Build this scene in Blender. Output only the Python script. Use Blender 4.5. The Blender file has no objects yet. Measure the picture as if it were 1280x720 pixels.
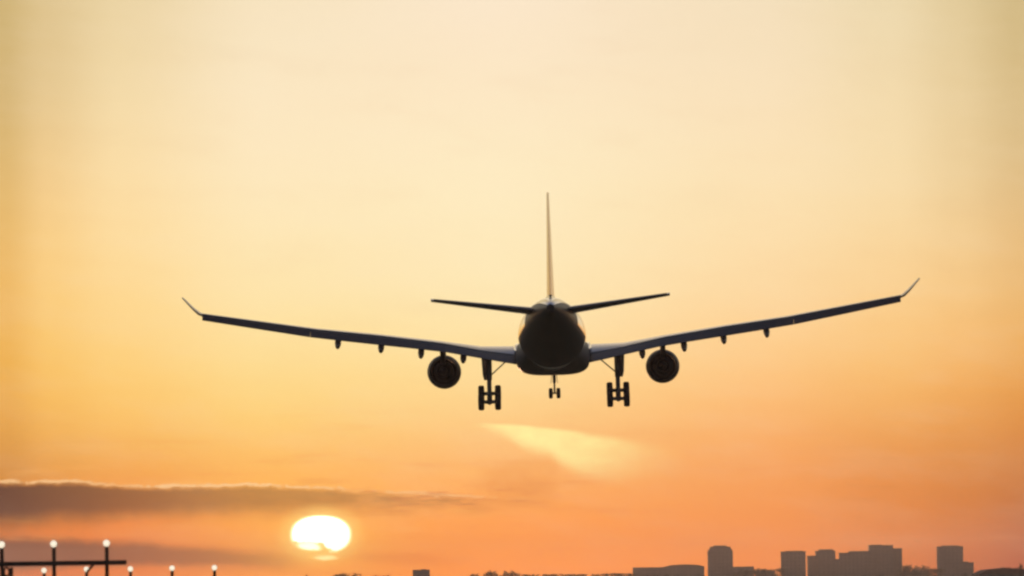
import bpy, bmesh, math, random
from mathutils import Vector, Matrix, noise as mnoise

rad = math.radians
S = bpy.context.scene
COL = S.collection

# ------------------------------------------------------------------ camera
F_PX = 8600.0                                   # telephoto: 1280 px = 8.5 degrees
PITCH, ROLL = math.atan(375 / F_PX), rad(0.8)
CAM_M = Matrix.Rotation(PITCH, 4, 'X') @ Matrix.Rotation(ROLL, 4, 'Y')
EYE = Vector((0, 0, 1.7))
cd = bpy.data.cameras.new('camera')
cam = bpy.data.objects.new('camera', cd)
COL.objects.link(cam)
cam.matrix_world = Matrix.Translation(EYE) @ CAM_M @ Matrix.Rotation(rad(90), 4, 'X')
cd.sensor_width = 36.0
cd.lens = 36.0 * F_PX / 1280.0
cd.clip_start, cd.clip_end = 0.5, 200000.0
cd.dof.use_dof = True
cd.dof.focus_distance = 560.0
cd.dof.aperture_fstop = 3.6
S.camera = cam

S.view_settings.view_transform = 'Standard'
S.view_settings.look = 'None'
S.view_settings.exposure = 0.0
S.view_settings.gamma = 1.0
S.view_settings.use_curve_mapping = False
S.render.engine = 'CYCLES'
S.cycles.use_denoising = True
S.cycles.filter_width = 2.5
S.cycles.max_bounces = 6
S.cycles.volume_bounces = 0


def bearing(x, y):
    """compass bearing and height (degrees) of a measured direction"""
    d = CAM_M.to_3x3() @ Vector(((x - 640) / F_PX, 1, -(y - 360) / F_PX))
    d.normalize()
    return math.degrees(math.atan2(d.x, d.y)), math.degrees(math.asin(d.z))


def lin(c):
    return tuple(((v / 255) / 12.92 if v / 255 <= .04045 else ((v / 255 + .055) / 1.055) ** 2.4) for v in c)


# ------------------------------------------------------------------ node helper
class N:
    tree = None

    def __init__(self, sock):
        self.s = sock

    @staticmethod
    def m(op, *a, clamp=False):
        n = N.tree.nodes.new('ShaderNodeMath')
        n.operation = op
        n.use_clamp = clamp
        for i, v in enumerate(a):
            if isinstance(v, N):
                N.tree.links.new(v.s, n.inputs[i])
            else:
                n.inputs[i].default_value = v
        return N(n.outputs[0])

    def __add__(s, o): return N.m('ADD', s, o)
    def __radd__(s, o): return N.m('ADD', o, s)
    def __sub__(s, o): return N.m('SUBTRACT', s, o)
    def __rsub__(s, o): return N.m('SUBTRACT', o, s)
    def __mul__(s, o): return N.m('MULTIPLY', s, o)
    def __rmul__(s, o): return N.m('MULTIPLY', o, s)
    def __truediv__(s, o): return N.m('DIVIDE', s, o)


def sstep(x, a, b):
    """smooth 0 at a -> 1 at b (a may be the larger)"""
    n = N.tree.nodes.new('ShaderNodeMapRange')
    n.interpolation_type = 'SMOOTHSTEP'
    lo, hi, t0, t1 = (a, b, 0, 1) if not (isinstance(a, (int, float)) and isinstance(b, (int, float)) and a > b) else (b, a, 1, 0)
    for k, v in zip((0, 1, 2, 3, 4), (x, lo, hi, t0, t1)):
        if isinstance(v, N):
            N.tree.links.new(v.s, n.inputs[k])
        else:
            n.inputs[k].default_value = v
    return N(n.outputs[0])


def ramp(x, stops, lo, hi, color=False, interp='LINEAR'):
    n = N.tree.nodes.new('ShaderNodeValToRGB')
    cr = n.color_ramp
    cr.interpolation = interp
    stops = sorted(stops)
    while len(cr.elements) < len(stops):
        cr.elements.new(0.5)
    for e, (p, v) in zip(cr.elements, stops):
        e.position = min(1, max(0, (p - lo) / (hi - lo)))
        e.color = (*v, 1) if color else (v, v, v, 1)
    f = (x - lo) / (hi - lo)
    N.tree.links.new(f.s, n.inputs[0])
    return N(n.outputs[0])


def mix(f, a, b, mode='MIX'):
    n = N.tree.nodes.new('ShaderNodeMix')
    n.data_type = 'RGBA'
    n.blend_type = mode
    for k, v in ((0, f), (6, a), (7, b)):
        if isinstance(v, N):
            N.tree.links.new(v.s, n.inputs[k])
        elif k == 0:
            n.inputs[k].default_value = v
        else:
            n.inputs[k].default_value = (*v, 1)
    return N(n.outputs[2])


def vec(x, y, z=0.0):
    n = N.tree.nodes.new('ShaderNodeCombineXYZ')
    for i, v in enumerate((x, y, z)):
        if isinstance(v, N):
            N.tree.links.new(v.s, n.inputs[i])
        else:
            n.inputs[i].default_value = v
    return N(n.outputs[0])


def tnoise(v, scale, detail=4, rough=.55):
    n = N.tree.nodes.new('ShaderNodeTexNoise')
    n.inputs['Scale'].default_value = scale
    n.inputs['Detail'].default_value = detail
    n.inputs['Roughness'].default_value = rough
    if v is not None:
        N.tree.links.new(v.s, n.inputs['Vector'])
    return N(n.outputs[0])


# ------------------------------------------------------------------ sky
SUN_AZ, SUN_EL = bearing(401, 684)
world = bpy.data.worlds.new('World')
S.world = world
world.use_nodes = True
wt = world.node_tree
wt.nodes.clear()
N.tree = wt
tc = wt.nodes.new('ShaderNodeTexCoord')
sep = wt.nodes.new('ShaderNodeSeparateXYZ')
wt.links.new(tc.outputs['Generated'], sep.inputs[0])
dx, dy, dz = (N(sep.outputs[i]) for i in range(3))
AZ = N.m('ARCTAN2', dx, dy) * (180 / math.pi)
EL = N.m('ARCSINE', N.m('MAXIMUM', N.m('MINIMUM', dz, 1.0), -1.0)) * (180 / math.pi)

nishita = wt.nodes.new('ShaderNodeTexSky')
nishita.sky_type = 'NISHITA'
nishita.sun_disc = False
nishita.sun_elevation = rad(SUN_EL)
nishita.sun_rotation = rad(SUN_AZ)
nishita.air_density = 1.0
nishita.dust_density = 3.0

GY = (0, 120, 240, 360, 450, 520, 580, 640, 700)
TABLE = {
    -1100: [(246, 228, 193), (252, 232, 196), (254, 233, 190), (254, 228, 172), (254, 216, 145), (253, 204, 122), (250, 182, 100), (246, 166, 88), (240, 150, 78)],
    8: [(204, 178, 120), (212, 180, 120), (228, 188, 118), (240, 186, 102), (238, 180, 90), (232, 168, 82), (212, 148, 78), (205, 128, 70), (192, 116, 66)],
    60: [(219, 194, 142), (228, 199, 145), (247, 209, 146), (251, 207, 129), (249, 198, 110), (246, 187, 98), (229, 161, 85), (224, 138, 75), (212, 125, 70)],
    150: [(232, 210, 163), (244, 219, 170), (253, 223, 168), (254, 218, 150), (253, 209, 127), (252, 198, 110), (241, 171, 90), (240, 146, 79), (226, 133, 74)],
    330: [(246, 228, 193), (252, 232, 196), (254, 233, 190), (254, 230, 174), (254, 222, 150), (253, 210, 125), (253, 188, 104), (253, 174, 92), (244, 150, 78)],
    620: [(251, 231, 203), (253, 233, 198), (254, 236, 194), (254, 233, 184), (254, 223, 155), (253, 208, 138), (252, 183, 112), (251, 164, 93), (250, 153, 82)],
    960: [(243, 224, 190), (250, 227, 190), (252, 227, 180), (253, 219, 165), (253, 202, 135), (249, 183, 115), (243, 163, 98), (238, 151, 90), (231, 140, 85)],
    1120: [(236, 217, 176), (243, 220, 175), (248, 221, 171), (250, 209, 146), (249, 193, 117), (240, 172, 99), (226, 149, 88), (217, 137, 83), (206, 126, 80)],
    1200: [(225, 203, 156), (232, 207, 158), (239, 209, 157), (246, 202, 136), (245, 183, 106), (233, 161, 89), (216, 141, 82), (203, 127, 79), (191, 116, 75)],
    1275: [(208, 184, 132), (216, 190, 138), (226, 192, 138), (236, 188, 120), (236, 172, 94), (224, 149, 80), (204, 130, 76), (184, 114, 74), (170, 104, 70)],
    2400: [(243, 224, 190), (250, 227, 190), (252, 227, 180), (252, 217, 163), (250, 198, 133), (246, 180, 113), (236, 158, 95), (226, 144, 86), (214, 128, 78)],
}
HAZE_DENSITY, HAZE_G = 6.6e-5, 0.45
AIR = (.27, .25, .215)                            # light the haze itself adds at full depth


def thru(c, el):
    """colour of the sky beyond the haze that arrives as c at height el"""
    t = math.exp(-HAZE_DENSITY * min(9700.0, 62.3 / math.tan(rad(max(.05, el)))))
    return tuple(max(0.0, (v - (1 - t) * a) / t) for v, a in zip(lin(c), AIR))


glow = None
prev_az = None
for x, cols in TABLE.items():
    stops = [(bearing(x, y)[1], thru(c, bearing(x, y)[1])) for y, c in zip(GY, cols)]
    c = mix(1.0, ramp(EL, [(e, tuple(v / 4 for v in q)) for e, q in stops], 0.0, 5.2, True, 'B_SPLINE'), (4, 4, 4), 'MULTIPLY')
    a = bearing(x, 360)[0]
    glow = c if glow is None else mix((sstep(AZ, prev_az, a) + N.m('DIVIDE', AZ - prev_az, a - prev_az, clamp=True)) * .5, glow, c)
    prev_az = a
# higher up the glow cools and dims towards the dusk sky
near = sstep(AZ, -75.0, -9.0) * sstep(AZ, 75.0, 9.0) * sstep(EL, 32.0, 6.0)
dusk = mix(1.0, N(nishita.outputs[0]), (0.15, 0.20, 0.33), 'MULTIPLY')
sky = mix(near, dusk, glow)

# faint streaks low in the air
streak = tnoise(vec(AZ * 0.9, EL * 9.0), 1.0, 5, .6)
sky = mix(sstep(streak, .52, .75) * sstep(EL, 1.75, .7) * .35, sky, thru((214, 132, 78), 1.0))
sky = mix(sstep(streak, .45, .28) * sstep(EL, 1.6, .6) * sstep(AZ, 2.0, -1.0) * .3, sky, thru((255, 190, 105), 1.0))
rip = tnoise(vec(AZ * 0.45, EL * 1.1, 3.3), 1.0, 3, .5)
sky = mix(sstep(rip, .35, .7) * .06, sky, lin((255, 214, 160)))

cir = tnoise(vec(AZ * .9, EL * 3.4 + AZ * .35, 8.8), 1.0, 6, .62)
sky = mix(sstep(cir, .42, .72) * .07, sky, lin((255, 236, 205)))
sky = mix(sstep(cir, .5, .25) * .05, sky, lin((206, 150, 100)))


def edge(points):
    st = [bearing(*p) for p in points]
    return ramp(AZ, st, -4.6, 4.6) if False else ramp(AZ, [(a, e / 5.0) for a, e in st], -4.6, 4.6) * 5.0


def along(points):
    return ramp(AZ, [(bearing(x, 620)[0], v) for x, v in points], -4.6, 4.6)


wob = tnoise(vec(AZ * 3.0, EL * 3.0, 1.7), 1.0, 5, .62) - 0.5
fine = tnoise(vec(AZ * 7.0, EL * 14.0, 5.1), 1.0, 4, .6) - 0.5

# long dark cloud bank low on the left
t1 = edge([(-20, 602), (0, 603), (90, 602), (180, 608), (330, 607), (450, 612), (560, 619), (690, 627)]) + wob * .05 + fine * .06
b1 = edge([(-20, 656), (0, 656), (150, 650), (300, 645), (450, 640), (560, 638), (690, 640)]) + wob * .12
op1 = along([(-20, .95), (0, .94), (120, .78), (250, .58), (350, .52), (470, .47), (570, .36), (710, 0)])
k1 = sstep(EL, t1 + .02, t1 - .05) * sstep(EL, b1 - .09, b1 + .13)
tex1 = sstep(tnoise(vec(AZ * 3.2, EL * 13.0, 2.2), 1.0, 4, .6), .30, .62)
solid = along([(-20, 1), (200, 1), (350, .92), (470, .45), (600, 0)])
sky = mix(k1 * op1 * (tex1 + solid - tex1 * solid), sky, thru((98, 80, 74), .72))
# thin sunlit rim of that bank
rim_on = along([(-20, .8), (0, .8), (90, .75), (150, .35), (200, .9), (330, .85), (420, .6), (600, .35), (680, 0)])
rim = sstep(EL, t1 - .020, t1 + .002) * sstep(EL, t1 + .022, t1 + .004)
broken = sstep(tnoise(vec(AZ * 5.5, EL * .4, 9.0), 1.0, 5, .65), 0.36, .52)
sky = mix(rim * rim_on * broken * .95, sky, thru((250, 205, 150), 0.85))
# second bank reaching to the sun
t2 = edge([(-20, 671), (0, 672), (100, 674), (200, 681), (300, 687), (345, 690), (400, 694)]) + wob * .09 + fine * .03
b2 = edge([(-20, 712), (0, 712), (150, 707), (300, 708), (345, 712), (400, 712)]) + wob * .06
op2 = along([(-20, .9), (0, .9), (100, .85), (200, .68), (300, .55), (350, .38), (390, 0)])
k2 = sstep(EL, t2 + .05, t2 - .06) * sstep(EL, b2 - .05, b2 + .05)
sky = mix(k2 * op2, sky, thru((116, 86, 78), .3))
# small grey wisps right of the sun
t3 = edge([(430, 690), (460, 690), (540, 694), (600, 699)]) + wob * .08
k3 = sstep(EL, t3 + .03, t3 - .02) * sstep(EL, t3 - .12, t3 - .04) * along([(430, 0), (460, .4), (530, .35), (600, 0)])
sky = mix(k3, sky, thru((214, 130, 72), 0.35))
# dim patch and pale wedge of cloud under the aircraft
kd = sstep(wob + along([(560, 0), (620, .35), (690, .4), (705, .1), (740, 0)]), .1, .5) * \
    sstep(EL, bearing(650, 566)[1], bearing(650, 596)[1]) * sstep(EL, bearing(650, 640)[1], bearing(650, 612)[1])
sky = mix(kd * .4, sky, thru((226, 145, 84), 0.85))
t4 = edge([(590, 527), (600, 528), (650, 530), (700, 535), (780, 545), (840, 553)]) + fine * .012
b4 = edge([(590, 529), (600, 532), (632, 545), (655, 562), (688, 570), (704, 584), (722, 596), (770, 606), (840, 600)]) + wob * .10 + fine * .05
op4 = along([(592, 0), (606, .75), (640, .95), (690, 1.0), (730, .85), (770, .62), (805, .25), (860, 0)])
soft4 = along([(600, .025), (700, .035), (760, .07), (840, .12)])
k4 = sstep(EL, t4 + .01, t4 - soft4) * sstep(EL, b4 - .05, b4 + .09)
fade4 = ramp(EL, [(bearing(700, 604)[1], .25), (bearing(700, 575)[1], .8), (bearing(700, 550)[1], 1.0)], 0, 3)
sky = mix(k4 * op4 * fade4 * (.74 + wob * .8 + fine * .4), sky, thru((255, 247, 168), 1.15))
# brighter air round the sun
dsx = (AZ - SUN_AZ)
dsy = (EL - SUN_EL) * 1.9
ds = N.m('SQRT', dsx * dsx + dsy * dsy)
halo = N.m('EXPONENT', ds * -3.6)
sky = mix(halo * (1.0 - k1 * .7) * .95, sky, thru((255, 206, 110), .4))

ds2 = N.m('SQRT', dsx * dsx + (EL - SUN_EL - .11) * (EL - SUN_EL - .11) * 2.2)
sky = mix(sstep(ds2, 0.42, .22) * .4, sky, thru((255, 222, 140), .4))

wisp = sstep(tnoise(vec(AZ * 2.2, EL * 24.0, 6.4), 1.0, 4, .6), .52, .68)
zone = sstep(EL, bearing(560, 646)[1], bearing(560, 634)[1]) * sstep(EL, bearing(560, 600)[1], bearing(560, 612)[1])
sky = mix(wisp * zone * along([(330, 0), (420, .55), (540, .65), (640, .5), (740, 0)]), sky, thru((205, 134, 92), .7))

bg = wt.nodes.new('ShaderNodeBackground')
bg.inputs['Strength'].default_value = 1.0
wt.links.new(sky.s, bg.inputs['Color'])
wo = wt.nodes.new('ShaderNodeOutputWorld')
wt.links.new(bg.outputs[0], wo.inputs['Surface'])

# ------------------------------------------------------------------ sun lamp
sl = bpy.data.lights.new('sunlight', 'SUN')
sl.energy = 2.0
sl.angle = rad(0.53)
sl.color = (1.0, 0.52, 0.30)
so = bpy.data.objects.new('sunlight', sl)
COL.objects.link(so)
sd = Vector((math.sin(rad(SUN_AZ)) * math.cos(rad(SUN_EL)), math.cos(rad(SUN_AZ)) * math.cos(rad(SUN_EL)), math.sin(rad(SUN_EL))))
so.rotation_euler = sd.to_track_quat('Z', 'Y').to_euler()


# ------------------------------------------------------------------ materials
def mat(name, base, rough=.5, metal=0.0, coat=0.0, var=.15, scale=1.5, emit=None, estr=0, bump=0.0):
    m = bpy.data.materials.new(name)
    m.use_nodes = True
    t = m.node_tree
    p = t.nodes['Principled BSDF']
    p.inputs['Roughness'].default_value = rough
    p.inputs['Metallic'].default_value = metal
    p.inputs['Coat Weight'].default_value = coat
    p.inputs['Coat Roughness'].default_value = .08
    N.tree = t
    co = t.nodes.new('ShaderNodeTexCoord')
    n = tnoise(N(co.outputs['Object']), scale, 4, .6)
    c = mix(sstep(n, .3, .7), tuple(v * (1 - var) for v in base), tuple(min(1, v * (1 + var)) for v in base))
    t.links.new(c.s, p.inputs['Base Color'])
    if bump:
        b = t.nodes.new('ShaderNodeBump')
        b.inputs['Strength'].default_value = bump
        t.links.new(n.s, b.inputs['Height'])
        t.links.new(b.outputs[0], p.inputs['Normal'])
    if emit:
        p.inputs['Emission Color'].default_value = (*emit, 1)
        p.inputs['Emission Strength'].default_value = estr
    return m


M = dict(
    paint=mat('aircraft_white_paint', (.7, .71, .72), .12, .5, 1.0, .03),
    fin=mat('tail_fin_paint', (.6, .56, .5), .22, 0, .6, .03),
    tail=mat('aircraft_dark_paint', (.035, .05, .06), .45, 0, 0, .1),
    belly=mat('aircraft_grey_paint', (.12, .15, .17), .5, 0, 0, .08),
    wing=mat('aircraft_wing_grey', (.34, .38, .42), .25, 0, .6, .06),
    flap=mat('flap_grey', (.06, .065, .075), .45, 0, 0, .08),
    nacelle=mat('nacelle_paint', (.08, .08, .09), .6, 0, 0, .06),
    hot=mat('exhaust_metal', (.02, .018, .018), .8, 0, 0, .2),
    fan=mat('fan_dark', (.015, .015, .016), .7, 0, 0, .2),
    gear=mat('gear_metal', (.22, .22, .22), .45, .4, 0, .2),
    tyre=mat('tyre_rubber', (.03, .03, .03), .85, 0, 0, .2),
    rim=mat('wheel_rim', (.35, .35, .36), .4, .6, 0, .1),
    steel=mat('painted_steel', (.10, .075, .05), .55, .3, 0, .25, 3),
    lens=mat('lit_lens', (.9, .88, .8), .2, 0, 0, .02, 1, (1.0, .86, .64), 1.02),
    conc=mat('facade_concrete', (.22, .20, .19), .85, 0, 0, .15, .15),
    conc2=mat('facade_render', (.25, .22, .20), .85, 0, 0, .15, .12),
    brick=mat('facade_brick', (.22, .17, .15), .85, 0, 0, .2, .3),
    glass=mat('window_glass', (.13, .13, .13), .3, 0, 0, .1),
    roof=mat('roof_felt', (.12, .11, .11), .9, 0, 0, .2, .4),
    tile=mat('roof_tile', (.22, .12, .09), .85, 0, 0, .25, .8),
    leaf=mat('foliage', (.055, .075, .03), .75, 0, 0, .4, .6),
    bark=mat('bark', (.10, .075, .05), .9, 0, 0, .25, 2),
    grass=mat('grass_field', (.06, .075, .03), .95, 0, 0, .35, .08, bump=.4),
)


# ------------------------------------------------------------------ mesh helpers
def obj(name, bm, mats, parent=None, smooth=True):
    bmesh.ops.recalc_face_normals(bm, faces=bm.faces)
    me = bpy.data.meshes.new(name)
    bm.to_mesh(me)
    bm.free()
    for m in (mats if isinstance(mats, (list, tuple)) else [mats]):
        me.materials.append(m)
    if smooth:
        for p in me.polygons:
            p.use_smooth = True
        try:
            me.set_sharp_from_angle(angle=rad(38))
        except Exception:
            pass
    o = bpy.data.objects.new(name, me)
    COL.objects.link(o)
    if parent:
        o.parent = parent
    return o


def tag(o, label=None, cat=None, group=None, kind=None):
    if label: o['label'] = label
    if cat: o['category'] = cat
    if group: o['group'] = group
    if kind: o['kind'] = kind
    return o


def empty(name, loc, rot=None):
    o = bpy.data.objects.new(name, None)
    o.location = loc
    if rot is not None:
        o.rotation_euler = rot
    COL.objects.link(o)
    return o


def loft(bm, rings, cap=True, mi=0):
    vs = [[bm.verts.new(p) for p in r] for r in rings]
    n = len(vs[0])
    for a, b in zip(vs, vs[1:]):
        for i in range(n):
            j = (i + 1) % n
            f = bm.faces.new((a[i], a[j], b[j], b[i]))
            f.material_index = mi
    if cap:
        for r in (vs[0], vs[-1]):
            try:
                bm.faces.new(r).material_index = mi
            except ValueError:
                pass
    return vs


def ring(c, u, v, ru, rv, n=24, power=2.0):
    c, u, v = Vector(c), Vector(u), Vector(v)
    out = []
    for i in range(n):
        a = 2 * math.pi * i / n
        ca, sa = math.cos(a), math.sin(a)
        e = 2.0 / power
        out.append(c + u * ru * math.copysign(abs(ca) ** e, ca) + v * rv * math.copysign(abs(sa) ** e, sa))
    return out


def tube(bm, p, q, r0, r1=None, n=14, mi=0):
    p, q = Vector(p), Vector(q)
    r1 = r0 if r1 is None else r1
    d = (q - p).normalized()
    u = d.orthogonal().normalized()
    v = d.cross(u)
    loft(bm, [ring(p, u, v, r0, r0, n), ring(q, u, v, r1, r1, n)], True, mi)


def box(bm, c, s, mi=0, bevel=0.0):
    r = bmesh.ops.create_cube(bm, size=1.0, matrix=Matrix.Translation(c) @ Matrix.Diagonal((*s, 1)))
    fs = {f for v in r['verts'] for f in v.link_faces}
    for f in fs:
        f.material_index = mi
    if bevel:
        es = list({e for v in r['verts'] for e in v.link_edges})
        bmesh.ops.bevel(bm, geom=es, offset=bevel, segments=2, affect='EDGES', material=mi)


def plate(bm, pts, thick, nrm, mi=0):
    """a flat polygon given real thickness along nrm"""
    nrm = Vector(nrm).normalized() * thick * .5
    loft(bm, [[Vector(p) - nrm for p in pts], [Vector(p) + nrm for p in pts]], True, mi)


# ------------------------------------------------------------------ ground
bm = bmesh.new()
g = [bm.verts.new((x, y, 0)) for x, y in ((-9500, -2500), (9500, -2500), (9500, 9500), (-9500, 9500))]
bm.faces.new(g)
tag(obj('ground', bm, M['grass'], None, False), kind='structure')

# ------------------------------------------------------------------ haze
bm = bmesh.new()
box(bm, (0, 3450, 31.5), (19600, 12900, 65))
hz = obj('haze', bm, [], None, False)
tag(hz, kind='stuff')
hm = bpy.data.materials.new('dusk_haze')
hm.use_nodes = True
ht = hm.node_tree
ht.nodes.clear()
pv = ht.nodes.new('ShaderNodeVolumePrincipled')
pv.inputs['Color'].default_value = (0.92, .86, .82, 1)
pv.inputs['Density'].default_value = HAZE_DENSITY
pv.inputs['Anisotropy'].default_value = HAZE_G
ho = ht.nodes.new('ShaderNodeOutputMaterial')
ht.links.new(pv.outputs[0], ho.inputs['Volume'])
hz.data.materials.append(hm)

# ------------------------------------------------------------------ sun disc (its lower limb sinks behind the cloud bank)
SUN_D = 60000.0
SUN_R = SUN_D * 40.3 / F_PX


def sun_cover(u, w):
    """opacity of the sun at u right, w up (in 40ths of its radius); 0 where cloud hides it"""
    nz = mnoise.noise(Vector((u * .11, w * .16, 2.0))) * 3.2 + mnoise.noise(Vector((u * .3, w * .4, 7.0))) * 1.6
    r = 40 * (abs(u / 40) ** 2.25 + abs((w - 15.5) / 25.5) ** 2.25) ** (1 / 2.25)     # flattened by refraction near the horizon

    def ss(x, a, b):
        t = min(1, max(0, (x - a) / (b - a)))
        return t * t * (3 - 2 * t)
    limb = ss(r, 40.5, 33.0)
    # cloud edge: high on the left, lower on the right
    e = 5.0 if u < -4 else 5.0 - ss(u, -2, 16) * 11.0 - ss(u, 4, 30) * 1.5
    main = ss(w + nz * 1.6, e - 5, e + 4)
    isl = math.hypot((u + 14 + w * .6) / 17, (w - 1.0 + nz * .6) / 6.0)
    low = math.hypot((u - 6) / 17, (w + 13 + nz * .4) / 3.6)
    brk = ss(isl, 1.2, .5) * .8
    brk2 = ss(low, 1.2, .3) * .45
    return max(limb * main, brk, brk2), r


bm = bmesh.new()
cl = bm.verts.layers.float_color.new('cover')
us, ws = 88, 88
right = CAM_M.to_3x3() @ Vector((1, 0, 0))
upv = sd.cross(right) * -1.0
upv = right.cross(sd)
cen = EYE + sd * SUN_D
grid = {}
for i in range(us + 1):
    for j in range(ws + 1):
        u, w = -42 + 84 * i / us, -42 + 84 * j / ws
        if max(abs(u), abs(w)) > 42:
            continue
        a, r = sun_cover(u, w)
        k = SUN_R / 40
        v = bm.verts.new(right * u * k + upv * w * k - sd * math.sqrt(max(0, 3600 - u * u - w * w)) * k)
        v[cl] = (a, r / 40, 0, 1)
        grid[i, j] = (v, a)
for i in range(us):
    for j in range(ws):
        q = [(i, j), (i + 1, j), (i + 1, j + 1), (i, j + 1)]
        if all(x in grid for x in q) and max(grid[x][1] for x in q) > .03:
            bm.faces.new([grid[x][0] for x in q])
bmesh.ops.delete(bm, geom=[v for v in bm.verts if not v.link_faces], context='VERTS')
smt = bpy.data.materials.new('sun_photosphere')
smt.use_nodes = True
st = smt.node_tree
st.nodes.clear()
N.tree = st
at = st.nodes.new('ShaderNodeAttribute')
at.attribute_name = 'cover'
ss_ = st.nodes.new('ShaderNodeSeparateColor')
st.links.new(at.outputs['Color'], ss_.inputs[0])
cov, rr = N(ss_.outputs[0]), N(ss_.outputs[1])
em = st.nodes.new('ShaderNodeEmission')
em.inputs['Strength'].default_value = 2.6
cc = mix(sstep(cov, .35, 1.0), (1.0, .80, .36), (1.0, .97, .86))
cc = mix(sstep(rr, .82, 1.0), cc, (1.0, .86, .42))
st.links.new(cc.s, em.inputs['Color'])
tr = st.nodes.new('ShaderNodeBsdfTransparent')
mx = st.nodes.new('ShaderNodeMixShader')
st.links.new(cov.s, mx.inputs[0])
st.links.new(tr.outputs[0], mx.inputs[1])
st.links.new(em.outputs[0], mx.inputs[2])
sot = st.nodes.new('ShaderNodeOutputMaterial')
st.links.new(mx.outputs[0], sot.inputs['Surface'])
sun = obj('sun', bm, smt, None, True)
sun.location = cen
tag(sun, 'glowing white setting sun sinking behind low orange cloud', 'sun')

# ------------------------------------------------------------------ airliner
PLANE_AT = Vector((3.3156, 575.0, 22.2393))
PL = empty('airliner', PLANE_AT)
PL.matrix_world = Matrix.Translation(PLANE_AT) @ Matrix.Rotation(rad(-.5), 4, 'Z') @ Matrix.Rotation(rad(1.0), 4, 'X') @ Matrix.Rotation(rad(-.7), 4, 'Y')
tag(PL, 'dark twin engine passenger jet coming in to land with wheels down, seen from behind', 'airplane')
X, Z = Vector((1, 0, 0)), Vector((0, 0, 1))

# fuselage: one lofted skin, nose to tail cone  (Y, centre z, half width, half height)
FUS = [(33.4, -.35, .06, .06), (33.2, -.33, .42, .40), (32.5, -.22, .98, .94), (31.3, -.02, 1.62, 1.58), (29.8, .18, 2.18, 2.14), (28, .32, 2.56, 2.54),
       (25.5, .39, 2.79, 2.79), (22.5, .40, 2.82, 2.82), (10, .40, 2.82, 2.82), (0, .40, 2.82, 2.82), (-6, .40, 2.82, 2.82), (-9, .46, 2.79, 2.76), (-12, .62, 2.68, 2.60),
       (-15, .88, 2.47, 2.34), (-18, 1.20, 2.16, 2.02), (-21, 1.52, 1.80, 1.68), (-24, 1.82, 1.38, 1.32), (-26, 1.98, 1.05, 1.02), (-28, 2.08, .68, .68), (-29.3, 2.12, .40, .42), (-29.6, 2.12, .30, .32)]
bm = bmesh.new()
loft(bm, [ring((0, y, zc), X, Z, rx, rz, 56) for y, zc, rx, rz in FUS])
bm.normal_update()
bmesh.ops.recalc_face_normals(bm, faces=bm.faces)
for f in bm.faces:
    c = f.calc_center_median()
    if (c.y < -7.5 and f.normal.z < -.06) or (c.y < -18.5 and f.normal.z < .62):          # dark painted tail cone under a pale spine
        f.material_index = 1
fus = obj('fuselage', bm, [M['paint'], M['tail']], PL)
# auxiliary exhaust
bm = bmesh.new()
loft(bm, [ring((0, -29.55, 2.12), X, Z, .27, .28, 24), ring((0, -29.75, 2.12), X, Z, .24, .25, 24), ring((0, -29.3, 2.12), X, Z, .2, .2, 24)])
obj('tail_exhaust', bm, M['hot'], fus)

# belly fairing: wide, flat bottomed
bm = bmesh.new()
BF = [(17.5, -.9, 1.9, .9), (15.5, -1.05, 2.6, 1.30), (13, -1.15, 2.96, 1.48), (9, -1.17, 3.10, 1.53), (2, -1.17, 3.10, 1.53), (-2, -1.15, 3.08, 1.5), (-5, -1.0, 2.86, 1.36), (-8, -.8, 2.4, 1.05), (-10, -.6, 1.9, .75)]
loft(bm, [ring((0, y, zc), X, Z, rx, rz, 56, 3.4) for y, zc, rx, rz in BF])
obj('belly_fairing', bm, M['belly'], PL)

# wing stations: x, flap trailing edge y, chord, crest z, hinge z, flap edge z
WS = [(2.2, .0, 11.0, -.12, -1.00, -1.88), (3.2, .0, 10.4, -.16, -.95, -1.84), (6.0, -.1, 8.9, -.14, -.52, -1.26), (9.3, -1.0, 7.4, .34, .16, -.62),
      (14.5, -2.5, 6.0, 1.03, .90, .04), (19.6, -4.0, 4.7, 1.60, 1.50, .70), (24.2, -5.25, 3.6, 2.30, 2.23, 1.52), (28.95, -6.5, 2.5, 3.03, 2.98, 2.38)]


def wst(x):
    for a, b in zip(WS, WS[1:]):
        if a[0] <= x <= b[0]:
            t = (x - a[0]) / (b[0] - a[0])
            return [x] + [a[i] + (b[i] - a[i]) * t for i in range(1, 6)]
    return list(WS[-1] if x > WS[-1][0] else WS[0])


def wing_ring(x, s):
    _, yf, c, zc, zh, zf = wst(x)
    yh, yl = yf + .24 * c, yf + c
    zl = zc - .055 * c
    n = 14
    up = []
    shape = lambda q: math.sqrt(q) * (1 - q) ** .85
    line = lambda q: zl + (zh - zl) * q
    kb = .02
    for _i in range(40):                        # bulge so that the crest reaches its height
        top = max(line(q / 40) + kb * c * shape(q / 40) for q in range(41))
        kb += (zc - top) / c * 1.2
    kb = max(kb, .05)
    th = .030 * c
    for i in range(n + 1):
        q = (i / n) ** 1.6
        up.append((yl + (yh - yl) * q, line(q) + kb * c * shape(q)))
    lo = []
    for i in range(n, 0, -1):
        q = (i / n) ** 1.6
        lo.append((yl + (yh - yl) * q, line(q) - th * q - .085 * c * shape(q)))
    return [Vector((s * x, y, z)) for y, z in up + lo]


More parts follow.
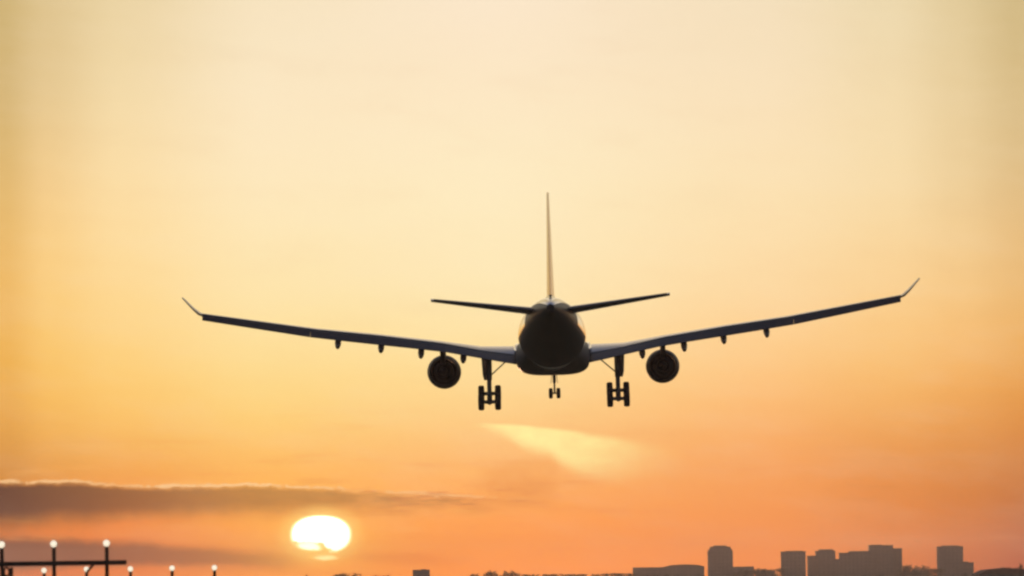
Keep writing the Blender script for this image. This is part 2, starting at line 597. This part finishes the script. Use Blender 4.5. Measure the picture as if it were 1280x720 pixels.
def flap_ring(x, s, drop=1.0):
    _, yf, c, zc, zh, zf = wst(x)
    a = Vector((0, yf + .27 * c, zh - .02 * c))
    b = Vector((0, yf, zh + (zf - zh) * drop + .03))
    d = b - a
    nrm = Vector((0, -d.z, d.y)).normalized()
    if nrm.z < 0:
        nrm = -nrm
    L = d.length
    out = []
    prof = [(0, 0), (.04, .035), (.15, .06), (.35, .065), (.7, .035), (1, .008), (1, -.008), (.7, -.02), (.35, -.045), (.15, -.055), (.04, -.035)]
    for q, h in prof:
        p = a + d * q + nrm * h * L
        out.append(Vector((s * x, p.y, p.z)))
    return out


def foil(bm, root, tip, root_c, tip_c, t, up=Z, n=10, skip=0.0):
    """tapered lifting surface; root/tip are trailing edge points, chord runs forward (+Y)"""
    rings = []
    for k in range(5):
        f = k / 4
        te = Vector(root).lerp(Vector(tip), f)
        c = root_c + (tip_c - root_c) * f
        h = t * c * .5
        r = []
        for i in range(n + 1):
            q = i / n
            r.append(te + Vector((0, c * (1 - q) * (1 - skip) + c * skip, 0)) + up * (2.6 * h * math.sqrt(q) * (1 - q) + .02 * h))
        for i in range(n, -1, -1):
            q = i / n
            r.append(te + Vector((0, c * (1 - q) * (1 - skip) + c * skip, 0)) - up * (2.6 * h * math.sqrt(q) * (1 - q) + .02 * h))
        rings.append(r)
    loft(bm, rings)


for s in (-1, 1):
    bm = bmesh.new()
    loft(bm, [wing_ring(x, s) for x in (2.2, 3.2, 4.5, 6, 7.6, 9.3, 12, 14.5, 17, 19.6, 22, 24.2, 26.6, 28.95)])
    wing = obj('wing', bm, M['wing'], PL)
    for nm, xs in (('flap', (3.05, 4.5, 6, 7.6, 9.0)), ('flap', (8.95, 12, 14.5, 17, 20.08))):
        bm = bmesh.new()
        loft(bm, [flap_ring(x, s) for x in xs])
        obj(nm, bm, M['flap'], wing)
    bm = bmesh.new()
    loft(bm, [flap_ring(x, s, 1.0) for x in (20.1, 22, 24.2, 26.6, 28.9)])
    obj('aileron', bm, M['flap'], wing)
    # canted winglet
    bm = bmesh.new()
    st_ = wst(28.95)
    rings = []
    for f, xo, zo, y1, c, t in ((0, 0, 0, -6.3, 2.35, .30), (.12, .28, .12, -6.35, 2.1, .30), (.4, .70, .50, -6.75, 1.7, .24), (1, 1.52, 1.42, -7.7, .85, .13)):
        p0 = Vector((s * (28.93 + xo), 0, 2.88 + zo))
        nv = Vector((-s * .72, 0, .72)) if f else Vector((0, 0, 1))
        r = [p0 + Vector((0, y1 + c * q, 0)) + nv * t * .5 * h for q, h in ((0, .15), (.35, .8), (.7, 1), (.93, .7), (1, 0))] + \
            [p0 + Vector((0, y1 + c * q, 0)) - nv * t * .5 * h for q, h in ((.93, .7), (.7, 1), (.35, .8), (0, .15))]
        rings.append(r)
    loft(bm, rings)
    obj('winglet', bm, M['fin'], wing)
    bm = bmesh.new()
    loft(bm, [ring((s * 3.0, y, z), X, Z, w, h, 18) for y, z, w, h in ((-3.2, -.75, .05, .08), (-2, -.72, .22, .4), (1, -.62, .30, .52), (5, -.5, .30, .5), (10, -.5, .25, .4), (12, -.5, .05, .1))])
    obj('wing_root_fillet', bm, M['paint'], wing)
    # canoe fairings under the flaps
    for xf, zb in ((7.5, -1.72), (11.0, -1.26), (14.3, -.72), (17.85, -.30)):
        _, yf, c, zc, zh, zf = wst(xf)
        bm = bmesh.new()
        y_end = yf - .9
        L = .58 * c + .9
        rings = []
        for k in range(13):
            q = k / 12
            w = math.sin(math.pi * min(1, max(.012, q)) ** .8) ** .55
            y = y_end + L * (1 - q) if False else yf + .58 * c - L * q
            zm = (zh - .5) * (1 - q) + (zb + .26) * q if q < .55 else None
            zq = zh - .48 + (zb + .30 - (zh - .48)) * min(1, q / .8)
            rings.append(ring((s * xf, y, zq), X, Z, .27 * w, .36 * w, 16))
        loft(bm, rings)
        obj('flap_fairing', bm, M['flap'], wing)

    # engine
    ex, ez = s * 9.28, -2.17
    bm = bmesh.new()
    prof = [(5.9, 1.16), (6.0, 1.20), (7.2, 1.36), (8.6, 1.43), (10, 1.43), (10.8, 1.38), (11.25, 1.28), (11.38, 1.20), (11.25, 1.12), (10.6, 1.08), (9.2, 1.10), (6.4, 1.10), (5.92, 1.11)]
    rr_ = [ring((ex, y, ez), X, Z, r, r, 40) for y, r in prof]
    loft(bm, rr_ + [rr_[0]], False)
    bmesh.ops.remove_doubles(bm, verts=bm.verts, dist=1e-5)
    eng = obj('engine', bm, M['nacelle'], PL)
    bm = bmesh.new()
    loft(bm, [ring((ex, y, ez), X, Z, r, r, 32) for y, r in ((9.3, .80), (7.6, .88), (6.0, .80), (4.8, .58), (4.75, .54), (5.4, .46))])
    obj('core_nozzle', bm, M['hot'], eng)
    bm = bmesh.new()
    loft(bm, [ring((ex, y, ez), X, Z, r, r, 24) for y, r in ((5.5, .40), (4.9, .36), (4.2, .16), (3.9, .03))])
    obj('exhaust_cone', bm, M['hot'], eng)
    bm = bmesh.new()
    for k in range(26):
        a = 2 * math.pi * k / 26
        c_, s_ = math.cos(a), math.sin(a)
        n_ = Vector((-s_ * .8, .6, c_ * .8))
        e_ = Vector((c_, 0, s_))
        t_ = Vector((-s_, 0, c_))
        b0 = Vector((ex, 9.6, ez))
        plate(bm, [b0 + e_ * .3 - t_ * .05 + Vector((0, .12, 0)), b0 + e_ * 1.07 - t_ * .14 + Vector((0, .1, 0)), b0 + e_ * 1.07 + t_ * .14 - Vector((0, .1, 0)), b0 + e_ * .3 + t_ * .05 - Vector((0, .12, 0))], .02, n_)
    loft(bm, [ring((ex, y, ez), X, Z, r, r, 24) for y, r in ((9.2, 1.09), (9.45, 1.09), (9.5, .8), (9.8, .36), (10.3, .2), (10.6, .02))])  # hub, plus a solid disc added to block light passing between the blades
    obj('fan', bm, M['fan'], eng)
    bm = bmesh.new()
    _, yf, c, zc, zh, zf = wst(9.28)
    for_y = [(10.2, ez + 1.28, ez + 1.42), (8.6, ez + 1.2, ez + 1.75), (6.6, ez + .9, zc - .15), (4.6, ez + .55, zc - .35), (3.2, ez + .9, zc - .5), (1.8, zc - .75, zc - .5)]
    loft(bm, [[Vector((ex + d * .19, y, z)) for d, z in ((-1, z0), (1, z0), (1, z1), (-1, z1))] for y, z0, z1 in for_y])
    obj('pylon', bm, M['nacelle'], eng)

    # tailplane
    bm = bmesh.new()
    foil(bm, (s * .7, -22.25, 2.06), (s * 9.55, -26.2, 3.10), 5.0, 1.9, .135, n=12)
    hs = obj('tailplane', bm, M['wing'], PL)
    bm = bmesh.new()
    foil(bm, (s * 1.5, -23.55, 2.15), (s * 9.3, -27.0, 3.07), 1.32, .62, .30, n=8)
    obj('elevator', bm, M['flap'], hs)

    # main gear
    gx = s * 5.4
    bm = bmesh.new()
    tube(bm, (gx, 2.5, -.9), (gx, 2.5, -3.05), .27, .24, 18)
    tube(bm, (gx, 2.5, -3.0), (gx, 2.5, -4.45), .19, .19, 16)
    tube(bm, (gx, 3.7, -4.12), (gx, 1.3, -4.94), .22, .22, 14)          # bogie beam
    for wy, wz in ((3.55, -4.17), (1.45, -4.89)):
        tube(bm, (gx - .72, wy, wz), (gx + .72, wy, wz), .16, .16, 12)   # axles
    tube(bm, (gx, 2.9, -3.0), (gx, 3.25, -3.6), .07, .07, 8)
    tube(bm, (gx, 3.25, -3.6), (gx, 2.75, -4.35), .07, .07, 8)           # torque links
    mg = obj('main_gear', bm, M['gear'], PL)
    for wy, wz in ((3.55, -4.17), (1.45, -4.89)):
        for d in (-1, 1):
            bm = bmesh.new()
            wx = gx + d * .70
            wp = [(-.25, .40), (-.255, .56), (-.22, .66), (-.12, .70), (.12, .70), (.22, .66), (.255, .56), (.25, .40)]
            loft(bm, [ring((wx + a, wy, wz), Vector((0, 1, 0)), Z, r, r, 32) for a, r in wp], True, 0)
            loft(bm, [ring((wx + a, wy, wz), Vector((0, 1, 0)), Z, r, r, 24) for a, r in ((-.265, .2), (-.26, .38), (.26, .38), (.265, .2))], True, 1)
            obj('wheel', bm, [M['tyre'], M['rim']], mg)
    bm = bmesh.new()
    tube(bm, (s * 4.0, 2.6, -1.55), (s * 5.36, 2.5, -2.75), .055, .055, 10)
    obj('side_brace', bm, M['gear'], mg)
    bm = bmesh.new()
    plate(bm, [(s * 5.95, 1.75, -1.2), (s * 5.62, 3.3, -1.2), (s * 5.58, 3.2, -2.7), (s * 5.60, 2.9, -3.05), (s * 5.78, 2.1, -3.05), (s * 5.88, 1.8, -2.6)], .10, (1, .25, 0))
    obj('gear_door', bm, M['wing'], mg)

# fin with rudder
bm = bmesh.new()
foil(bm, (0, -23.1, 2.7), (0, -26.35, 11.46), 7.4, 2.2, .085, up=X, n=14)
fin = obj('tail_fin', bm, M['fin'], PL)
bm = bmesh.new()
foil(bm, (0, -25.1, 3.3), (0, -27.25, 11.3), 2.1, .95, .15, up=X, n=8)
obj('rudder', bm, M['fin'], fin)
# fin root fillet
bm = bmesh.new()
loft(bm, [ring((0, y, z), X, Z, w, h, 20) for y, z, w, h in ((-13.5, 3.1, .05, .05), (-16, 3.02, .34, .30), (-20, 2.96, .46, .42), (-24, 2.95, .42, .35), (-26, 2.85, .2, .2))])
obj('fin_fillet', bm, M['paint'], fin)

# nose gear
nx, ny = 0.0, 28.0
bm = bmesh.new()
tube(bm, (nx, ny, -1.6), (nx, ny, -3.1), .15, .14, 14)
tube(bm, (nx, ny, -3.0), (nx, ny, -4.02), .085, .085, 12)
tube(bm, (nx - .42, ny, -4.02), (nx + .42, ny, -4.02), .07, .07, 10)
tube(bm, (nx, ny + 1.3, -2.1), (nx, ny + .05, -3.05), .06, .06, 8)
ng = obj('nose_gear', bm, M['gear'], PL)
for d in (-1, 1):
    bm = bmesh.new()
    wx = nx + d * .335
    wp = [(-.17, .26), (-.175, .37), (-.14, .44), (-.07, .465), (.07, .465), (.14, .44), (.175, .37), (.17, .26)]
    loft(bm, [ring((wx + a, ny, -4.02), Vector((0, 1, 0)), Z, r, r, 28) for a, r in wp], True, 0)
    loft(bm, [ring((wx + a, ny, -4.02), Vector((0, 1, 0)), Z, r, r, 20) for a, r in ((-.185, .1), (-.18, .25), (.18, .25), (.185, .1))], True, 1)
    obj('wheel', bm, [M['tyre'], M['rim']], ng)
    bm = bmesh.new()
    plate(bm, [(d * .22, ny - .5, -2.4), (d * .22, ny + .6, -2.4), (d * .30, ny + .5, -3.15), (d * .30, ny - .4, -3.15)], .05, (1, 0, .1))
    obj('gear_door', bm, M['paint'], ng)

# ------------------------------------------------------------------ approach lights
FR_Y = 150.0
fr = empty('approach_light_stand', (-11.2, FR_Y, 0))
tag(fr, 'dark steel approach light frame with crossbar carrying the three largest lit lamps', 'light frame')


def fpart(name, bm, m, parent=None, smooth=True):
    o = obj(name, bm, m, parent or fr, smooth)
    return o


bm = bmesh.new()
box(bm, (-1.34, 0, 2.375), (8.12, .10, .10), 0, .008)
fpart('crossbar', bm, M['steel'])


def lamp(parent, x, y, z, r):
    bm = bmesh.new()
    loft(bm, [ring((x, y + a, z), X, Z, q, q, 24) for a, q in ((-.03, r * 1.04), (.0, r * 1.08), (.06, r * .98), (.14, r * .6), (.19, r * .35))], True)
    tube(bm, (x, y + .04, z - r * 1.3), (x, y + .04, z - r * .8), .035, .035, 12)
    h = obj('lamp_housing', bm, M['steel'], parent)
    bm = bmesh.new()
    loft(bm, [ring((x, y - .028 - a, z), X, Z, q, q, 24) for a, q in ((0, r), (.03, r * .96), (.06, r * .75), (.08, r * .4), (.085, r * .05))], True)
    obj('lamp_lens', bm, M['lens'], h)


for x in (0.0, 1.135, 2.286):
    bm = bmesh.new()
    tube(bm, (x, 0.075, 0.0), (x, .075, 2.72), .043, .043, 14)
    fpart('post', bm, M['steel'])
    lamp(fr, x, 0.03, 2.80, .074)
for x in (-1.14, -2.28, -3.42, -4.56):
    bm = bmesh.new()
    tube(bm, (x, 0.075, 0.0), (x, .075, 2.72), .043, .043, 14)
    fpart('post', bm, M['steel'])
    lamp(fr, x, 0.03, 2.80, .074)
bm = bmesh.new()
tube(bm, (2.02, -.04, 2.36), (1.86, -.06, 2.18), .026, .026, 10)
fpart('brace', bm, M['steel'])
bm = bmesh.new()
box(bm, (.21, 0.0, 1.15), (.07, .07, 2.30), 0, .006)
fpart('leg', bm, M['steel'])
bm = bmesh.new()
R1 = []
for k in range(20):
    a = 2 * math.pi * k / 20
    c = Vector((.11 + .055 * math.cos(a), -.05, 2.20 + .10 * math.sin(a)))
    R1.append(ring(c, Vector((math.cos(a), 0, math.sin(a))), Vector((0, 1, 0)), .022, .022, 8))
loft(bm, R1 + [R1[0]], False)
bmesh.ops.remove_doubles(bm, verts=bm.verts, dist=1e-5)
fpart('cable_loop', bm, M['steel'])
bm = bmesh.new()
box(bm, (.075, .0, 2.03), (.16, .12, .22), 0, .01)
fpart('junction_box', bm, M['steel'])

SMALL = [(-12.679, 2.345, 'small lit approach lamp between the left and middle tall lamp posts'),
         (-11.539, 2.362, 'small lit approach lamp just left of the rightmost tall lamp post, beside the brace'),
         (-10.357, 2.355, 'small lit approach lamp just under the right end of the crossbar'),
         (-9.239, 2.362, 'small lit approach lamp standing clear of the crossbar, second from the right'),
         (-8.100, 2.357, 'small lit approach lamp farthest right, closest to the setting sun')]
for x, z, lb in SMALL:
    t = empty('approach_light', (x, 185.0, 0))
    tag(t, lb, 'runway light', 'small approach lights behind the frame')
    bm = bmesh.new()
    tube(bm, (0, .06, 0), (0, .06, z - .07), .042, .042, 12)
    obj('post', bm, M['steel'], t)
    lamp(t, 0, 0.02, z, .072)

# ------------------------------------------------------------------ skyline
rnd = random.Random(7)


def building(name, x0, x1, h, y, depth, m, label, cat, group, rot=0.0, roof='flat', parapet=.9, floors=None, chamfer=0.0, extras=()):
    w = x1 - x0
    root = empty(name, ((x0 + x1) / 2, y, 0), (0, 0, rad(rot)))
    tag(root, label, cat, group)
    bm = bmesh.new()
    hw = h - (parapet if roof == 'flat' else 0)
    if chamfer:
        c = chamfer
        prof = [(-w / 2, 0), (w / 2, 0), (w / 2, hw - c), (w / 2 - c * .75, hw), (-w / 2 + c * .75, hw), (-w / 2, hw - c)]
        loft(bm, [[Vector((px, -depth / 2, pz)) for px, pz in prof], [Vector((px, depth / 2, pz)) for px, pz in prof]])
    else:
        box(bm, (0, 0, hw / 2), (w, depth, hw))
    # window openings: sunk panes in each storey of the near and side walls
    walls = obj('wall', bm, M[m], root, False)
    bm = bmesh.new()
    nf = floors or max(2, int(hw / 3.0))
    fh = hw / nf
    nb = max(2, int(w / 3.4))
    for f in range(nf):
        zc = (f + .55) * fh
        if chamfer and zc > hw - chamfer:
            continue
        for b in range(nb):
            bx = -w / 2 + (b + .5) * w / nb
            box(bm, (bx, -depth / 2 - .02, zc), (w / nb * .5, .10, fh * .48))
    tag(obj('window', bm, M['glass'], root, False), kind='stuff')
    bm = bmesh.new()
    for f in range(1, nf):
        box(bm, (0, -depth / 2 - .35, f * fh), (w * .96, .70, .18))
    tag(obj('balcony_slab', bm, M['conc'], root, False), kind='stuff')
    bm = bmesh.new()
    if roof == 'flat':
        ww = w - (chamfer * 1.5 if chamfer else 0)
        box(bm, (0, 0, hw + parapet / 2), (ww + .3, depth + .3, parapet), 0, .15)
    elif roof == 'low':
        rh = roof_h
        prof = [(-w / 2 - .4, hw), (w / 2 + .4, hw), (w / 2 - w * .16, hw + 1.6), (0, hw + 2.2), (-w / 2 + w * .16, hw + 1.6)]
        loft(bm, [[Vector((px, -depth / 2 - .4, pz)) for px, pz in prof], [Vector((px, depth / 2 + .4, pz)) for px, pz in prof]])
    obj('roof', bm, M['roof'] if roof == 'flat' else M['tile'], root, False)
    for ew, eh, exx in extras:
        bm = bmesh.new()
        box(bm, (exx, 0, h + eh / 2), (ew, depth * .5, eh), 0, .12)
        obj('plant_room', bm, M['conc2'], root, False)
    return root


roof_h = 2.2
GRP = 'apartment blocks on the far skyline'
building('apartment_block', 167.7, 188.6, 35.2, 6000, 16, 'conc', 'tall apartment tower with cut-off top corners standing alone left of the other towers', 'building', GRP, 3, chamfer=3.0, extras=((11, 1.0, 0),))
building('apartment_block', 231.0, 252.6, 30.2, 6000, 15, 'conc2', 'square flat-roofed block just left of the tightly packed blocks', 'building', GRP, -3, extras=((15, .5, 1),))
building('apartment_block', 256.1, 264.4, 26.4, 6040, 14, 'brick', 'narrow low block leaning against the left side of a stepped tower', 'building', GRP, 2)
building('apartment_block', 264.2, 280.8, 30.6, 6060, 15, 'conc', 'mid-height tower with a raised roof box in the middle of the packed blocks', 'building', GRP, 2, extras=((12.5, 1.3, .4),))
building('apartment_block', 281.2, 309.4, 28.3, 5990, 16, 'conc2', 'long stepped block attached left of the highest broad tower', 'building', GRP, -2, extras=((19, 1.4, 3.5),))
building('apartment_block', 308.7, 329.5, 34.6, 6020, 18, 'conc', 'highest broad tower at the right end of the packed blocks', 'building', GRP, 0, extras=((10, .5, -4),))
building('apartment_block', 329.6, 337.9, 31.8, 6030, 16, 'brick', 'slim block joined to the right side of the broad tower', 'building', GRP, 0)
building('apartment_block', 367.7, 389.0, 32.7, 6000, 18, 'conc', 'flat-topped tower standing apart at the far right of the skyline', 'building', GRP, 2, extras=((15, .7, 0),))
building('apartment_block', 389.2, 399.0, 18.6, 6010, 14, 'brick', 'low wing against the right foot of the far right tower', 'building', GRP, 1, extras=((5, .7, -2),))
building('long_block', 101.9, 130.5, 18.1, 6000, 14, 'brick', 'long low flat building left of the domed roof hall', 'building', 'low buildings on the far skyline', 1)
building('exhibition_hall', 131.0, 166.5, 18.4, 6100, 30, 'conc', 'low hall with a gently curved roof left of the lone tower', 'building', 'low buildings on the far skyline', 0, roof='low')
building('long_block', 190.5, 214, 18.1, 6200, 14, 'conc2', 'low flat building right of the lone tower with cut corners', 'building', 'low buildings on the far skyline', 0)
building('office_block', -74.9, -62.7, 15.9, 5000, 12, 'brick', 'small square block alone on the horizon right of the sun', 'building', 'low buildings on the far skyline', 2, extras=((4, .5, 2),))
building('terrace_block', 280, 290, 23.5, 6140, 12, 'conc2', 'low block filling the narrow gap between the packed towers', 'building', 'low buildings on the far skyline', 0)
building('terrace_block', 338.5, 368, 12.2, 6150, 12, 'brick', 'long low terrace between the broad tower and the far right tower', 'building', 'low buildings on the far skyline', 0)
building('terrace_block', 214, 231, 14.4, 6150, 12, 'brick', 'low terrace left of the square flat-roofed block', 'building', 'low buildings on the far skyline', 0)
building('warehouse', 166.5, 187.0, 4.3, 2500, 14, 'conc', 'dark near shed with a low pitched roof in the bottom right corner', 'building', 'low buildings on the far skyline', 6, roof='low')


# ------------------------------------------------------------------ trees
def make_tree(name, h, w, seed, lobes):
    r = random.Random(seed)
    root = empty(name, (0, 0, 0))
    bm = bmesh.new()
    tube(bm, (0, 0, 0), (r.uniform(-.2, .2), 0, h * .55), h * .028, h * .014, 8)
    for k in range(5):
        a = r.uniform(0, 6.28)
        z0 = h * r.uniform(.28, .5)
        tube(bm, (0, 0, z0), (math.cos(a) * w * .32, math.sin(a) * w * .32, z0 + h * .25), h * .011, h * .004, 6)
    obj('trunk', bm, M['bark'], root)
    bm = bmesh.new()
    blobs = []
    for k in range(lobes):
        a = r.uniform(0, 6.28)
        q = r.uniform(0, .34) * w
        z = h * r.uniform(.42, .86)
        blobs.append((Vector((math.cos(a) * q, math.sin(a) * q, z)), w * r.uniform(.16, .28), h * r.uniform(.09, .15)))
    blobs.append((Vector((r.uniform(-.1, .1) * w, 0, h * .88)), w * .16, h * .12))
    for c, rw, rh in blobs:
        for k in range(70):
            d = Vector((r.gauss(0, 1), r.gauss(0, 1), r.gauss(0, 1))).normalized() * r.uniform(.5, 1.0) ** .5
            p = c + Vector((d.x * rw, d.y * rw, d.z * rh))
            n = (d + Vector((r.uniform(-.7, .7), r.uniform(-.7, .7), r.uniform(-.7, .7)))).normalized()
            u = n.orthogonal().normalized() * r.uniform(.25, .55) * h * .05
            v = n.cross(u)
            bm.faces.new([bm.verts.new(p + u * 1.3), bm.verts.new(p + v * .8), bm.verts.new(p - u * 1.2), bm.verts.new(p - v * .9)])
    obj('crown', bm, M['leaf'], root, False)
    return root


PROTO = [make_tree('broadleaf_tree', 10, 8.5, 3, 9), make_tree('broadleaf_tree', 10, 7.0, 11, 8), make_tree('broadleaf_tree', 10, 10.5, 21, 11)]
used = [False] * 3


def plant(i, x, y, h, label, group, wide=1.0, rz=0.0):
    p = PROTO[i]
    if not used[i]:
        used[i] = True
        o = p
    else:
        o = p.copy()
        COL.objects.link(o)
        for ch in p.children:
            c = ch.copy()
            COL.objects.link(c)
            c.parent = o
    o.location = (x, y, 0)
    o.rotation_euler = (0, 0, rz)
    o.scale = (h / 10 * wide, h / 10 * wide, h / 10)
    tag(o, label, 'tree', group)
    return o


def row(x0, x1, y, h, n, label, group, jit=.12, wide=1.0):
    for k in range(n):
        x = x0 + (k + .5) * (x1 - x0) / n + rnd.uniform(-.2, .2) * (x1 - x0) / n
        plant(rnd.randrange(3), x, y + rnd.uniform(-25, 25), h * rnd.uniform(1 - jit, 1), label, group, wide, rnd.uniform(0, 6.28))


row(-120, -103.5, 4500, 14.0, 3, 'distant dark tree in the clump under the right side of the sun', 'trees right below the sun', .1)
row(-96, -79, 4500, 12.2, 3, 'distant low tree between the sun clump and the small square block', 'low trees left of the small square block', .1)
row(-30, -22.5, 4500, 11.9, 2, 'distant low tree at the left end of the clump below the aircraft', 'pair of trees below the left main wheels', .06)
row(-20.5, 1.8, 4500, 13.8, 4, 'distant rounded tree in the taller clump below the aircraft', 'clump of trees below the aircraft', .05)
row(3, 66, 4500, 11.4, 13, 'distant tree in the lowest row left of the long low building', 'lowest row of trees on the horizon', .1)
row(67, 77, 4500, 11.2, 2, 'distant tree touching the left end of the long low building', 'trees at the long low building', .05)
row(78, 103, 4500, 10.0, 3, 'distant tree in front of the long low building', 'trees before the long low building', .08)
row(166, 201, 5200, 14.6, 7, 'distant tree between the lone tower and the square flat-roofed block', 'trees between the towers', .08)
row(291, 308, 5200, 15.2, 5, 'distant tree just right of the slim block beside the broad tower', 'trees right of the broad tower', .06)
row(308, 320, 5200, 12.8, 4, 'distant lower tree left of the far right tower', 'low trees left of the far right tower', .06)
row(338, 355, 5200, 9.0, 3, 'distant low tree right of the far right tower', 'low trees right of the far right tower', .1)
plant(1, 181.7, 2480, 8.3, 'dark bushy tree poking above the shed roof in the bottom right corner', 'near trees at the right edge', .34, .5)
row(176, 187.5, 2520, 7.2, 3, 'dark near tree behind the shed in the bottom right corner', 'near trees at the right edge behind the shed', .05, .75)
plant(1, -91.3, 3000, 9.3, 'tiny lone tree on the horizon under the left side of the sun', None, .35, 1.0)
for i in range(3):
    if not used[i]:
        raise RuntimeError('unused tree')
